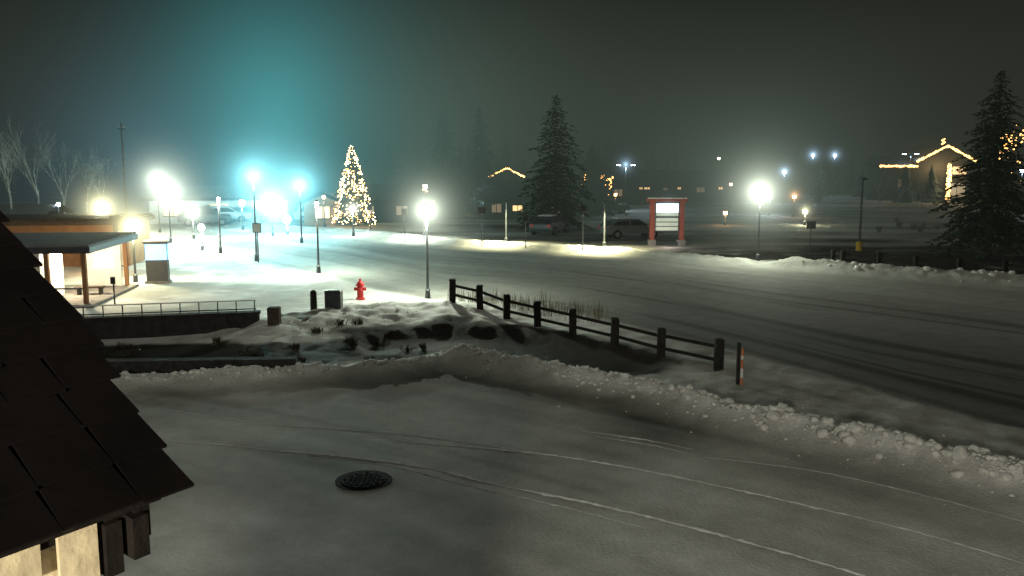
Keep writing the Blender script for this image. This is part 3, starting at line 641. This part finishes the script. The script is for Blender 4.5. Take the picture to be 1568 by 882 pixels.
# ------------------------------------------------------------------ roof of the camera's building
Q1 = at_depth(280, 742, 2.6); Q2 = at_depth(-60, 250, 3.9); Q3 = at_depth(-40, 868, 2.12)
ex = (Q3-Q1); ex.z = 0; ex.normalize()
up = (Q2-Q1); up = up-ex*up.dot(ex); upn = up.normalized(); n_ = ex.cross(upn).normalized()
if n_.z < 0: n_ = -n_
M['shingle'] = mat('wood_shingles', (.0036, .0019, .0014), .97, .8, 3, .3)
rk = (Q2-Q1); rk_n = rk.normalized()
EL = 3.0; T = .006; rf = MB(); rr = random.Random(3)
nrow = 12; step = rk.length/nrow
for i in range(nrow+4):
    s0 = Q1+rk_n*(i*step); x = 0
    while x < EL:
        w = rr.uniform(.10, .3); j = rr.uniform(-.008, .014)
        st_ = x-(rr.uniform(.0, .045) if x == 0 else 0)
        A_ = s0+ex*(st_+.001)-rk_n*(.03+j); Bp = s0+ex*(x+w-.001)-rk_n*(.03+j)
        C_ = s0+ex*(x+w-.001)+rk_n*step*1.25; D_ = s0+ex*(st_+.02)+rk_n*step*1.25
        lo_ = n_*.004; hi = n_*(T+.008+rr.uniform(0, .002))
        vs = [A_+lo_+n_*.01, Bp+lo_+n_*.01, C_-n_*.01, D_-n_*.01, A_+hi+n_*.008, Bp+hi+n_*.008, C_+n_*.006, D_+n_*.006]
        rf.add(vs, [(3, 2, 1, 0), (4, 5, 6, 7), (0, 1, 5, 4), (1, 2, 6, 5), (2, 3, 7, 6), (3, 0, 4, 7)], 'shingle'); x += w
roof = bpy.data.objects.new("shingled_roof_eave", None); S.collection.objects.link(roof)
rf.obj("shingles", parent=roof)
wb = MB()
a0 = Q1+ex*.05+rk_n*.02; pts4 = [a0, a0+ex*EL, a0+ex*EL+rk_n*rk.length*1.3, a0+rk_n*rk.length*1.3]
vs = [q-n_*.012 for q in pts4]+[q-n_*.05 for q in pts4]
wb.add(vs, [(0, 1, 2, 3), (7, 6, 5, 4), (0, 4, 5, 1), (1, 5, 6, 2), (2, 6, 7, 3), (3, 7, 4, 0)], 'darkwood')
a0 = Q1+ex*.07+rk_n*.06; e0_ = a0+rk_n*rk.length*1.2
def plank(p, q, wvec, tvec, k):
    vs = [p, q, q+wvec, p+wvec]; vs = vs+[v_+tvec for v_ in vs]
    wb.add(vs, [(0, 1, 2, 3), (7, 6, 5, 4), (0, 4, 5, 1), (1, 5, 6, 2), (2, 6, 7, 3), (3, 7, 4, 0)], k)
plank(a0-n_*.055, e0_-n_*.055, Vector((0, 0, -.12)), ex*.05, 'darkwood')
hz_in = rk_n.copy(); hz_in.z = 0; hz_in = (hz_in-ex*hz_in.dot(ex)).normalized()
f0 = Q1+ex*.1+hz_in*.07+Vector((0, 0, .02)); plank(f0-n_*.055, f0+ex*EL-n_*.055, Vector((0, 0, -.05)), hz_in*.04, 'darkwood')
r0 = Q1+ex*.08+hz_in*.03-n_*.055; plank(r0+Vector((0, 0, -.02)), r0+Vector((0, 0, .06))+hz_in*.6, Vector((0, 0, -.12)), ex*.05, 'darkwood')
r0 = Q1+ex*.15+hz_in*.05-n_*.055; plank(r0+Vector((0, 0, -.02)), r0+Vector((0, 0, .06))+hz_in*.6, Vector((0, 0, -.15)), ex*.05, 'darkwood')
w0 = Q1+ex*.22+hz_in*.11+Vector((0, 0, -.045)); plank(w0, w0+ex*EL, Vector((0, 0, -2.5)), hz_in*.05, 'cream')
plank(w0-hz_in*.02, w0+ex*.11-hz_in*.02, Vector((0, 0, -2.5)), -hz_in*.012, 'cream')
plank(w0-hz_in*.02+ex*.16, w0+ex*EL-hz_in*.02+ex*.16, Vector((0, 0, -.10)), -hz_in*.015, 'cream')
wb.obj("boards", parent=roof)
L = bpy.data.lights.new("porch_lamp", 'POINT'); L.energy = 2.5; L.color = (1, .88, .62); L.shadow_soft_size = .1
lo = bpy.data.objects.new("porch_lamp", L); S.collection.objects.link(lo); lo.parent = roof; lo.location = (.3, .5, 4.0)
L = bpy.data.lights.new("foreground_fill", 'POINT'); L.energy = 7000; L.color = (1, .96, .82); L.shadow_soft_size = .4  # unseen fill light added behind the camera to brighten the foreground snow
lo = bpy.data.objects.new("foreground_fill", L); S.collection.objects.link(lo); lo.location = (-2, -7, 6.5)
# ------------------------------------------------------------------ sky
W = bpy.data.worlds.new("World"); S.world = W; W.use_nodes = True; nt = W.node_tree; bg = nt.nodes["Background"]
tc = nt.nodes.new("ShaderNodeTexCoord"); sx = nt.nodes.new("ShaderNodeSeparateXYZ"); nt.links.new(tc.outputs["Generated"], sx.inputs[0])
cr = nt.nodes.new("ShaderNodeValToRGB"); nt.links.new(sx.outputs["Z"], cr.inputs[0])
e = cr.color_ramp.elements; e[0].position = 0; e[0].color = (.028, .032, .024, 1); e[1].position = 1; e[1].color = (.010, .012, .010, 1)
q = e.new(.06); q.color = (.018, .020, .015, 1); q = e.new(.18); q.color = (.003, .004, .0037, 1)
nn = nt.nodes.new("ShaderNodeTexNoise"); nn.inputs["Scale"].default_value = 2.2; nn.inputs["Detail"].default_value = 3; nt.links.new(tc.outputs["Generated"], nn.inputs["Vector"])
mm = nt.nodes.new("ShaderNodeMapRange"); mm.inputs[1].default_value = .3; mm.inputs[2].default_value = .7; mm.inputs[3].default_value = .8; mm.inputs[4].default_value = 1.2; nt.links.new(nn.outputs["Fac"], mm.inputs[0])
nt.links.new(cr.outputs[0], bg.inputs[0]); nt.links.new(mm.outputs[0], bg.inputs[1])
L = bpy.data.lights.new("sky_glow", 'SUN'); L.energy = .24; L.angle = math.radians(60); L.color = (1, .99, .86)
lo = bpy.data.objects.new("sun", L); S.collection.objects.link(lo); lo.rotation_euler = (math.radians(35), 0, math.radians(-20))
print("done")
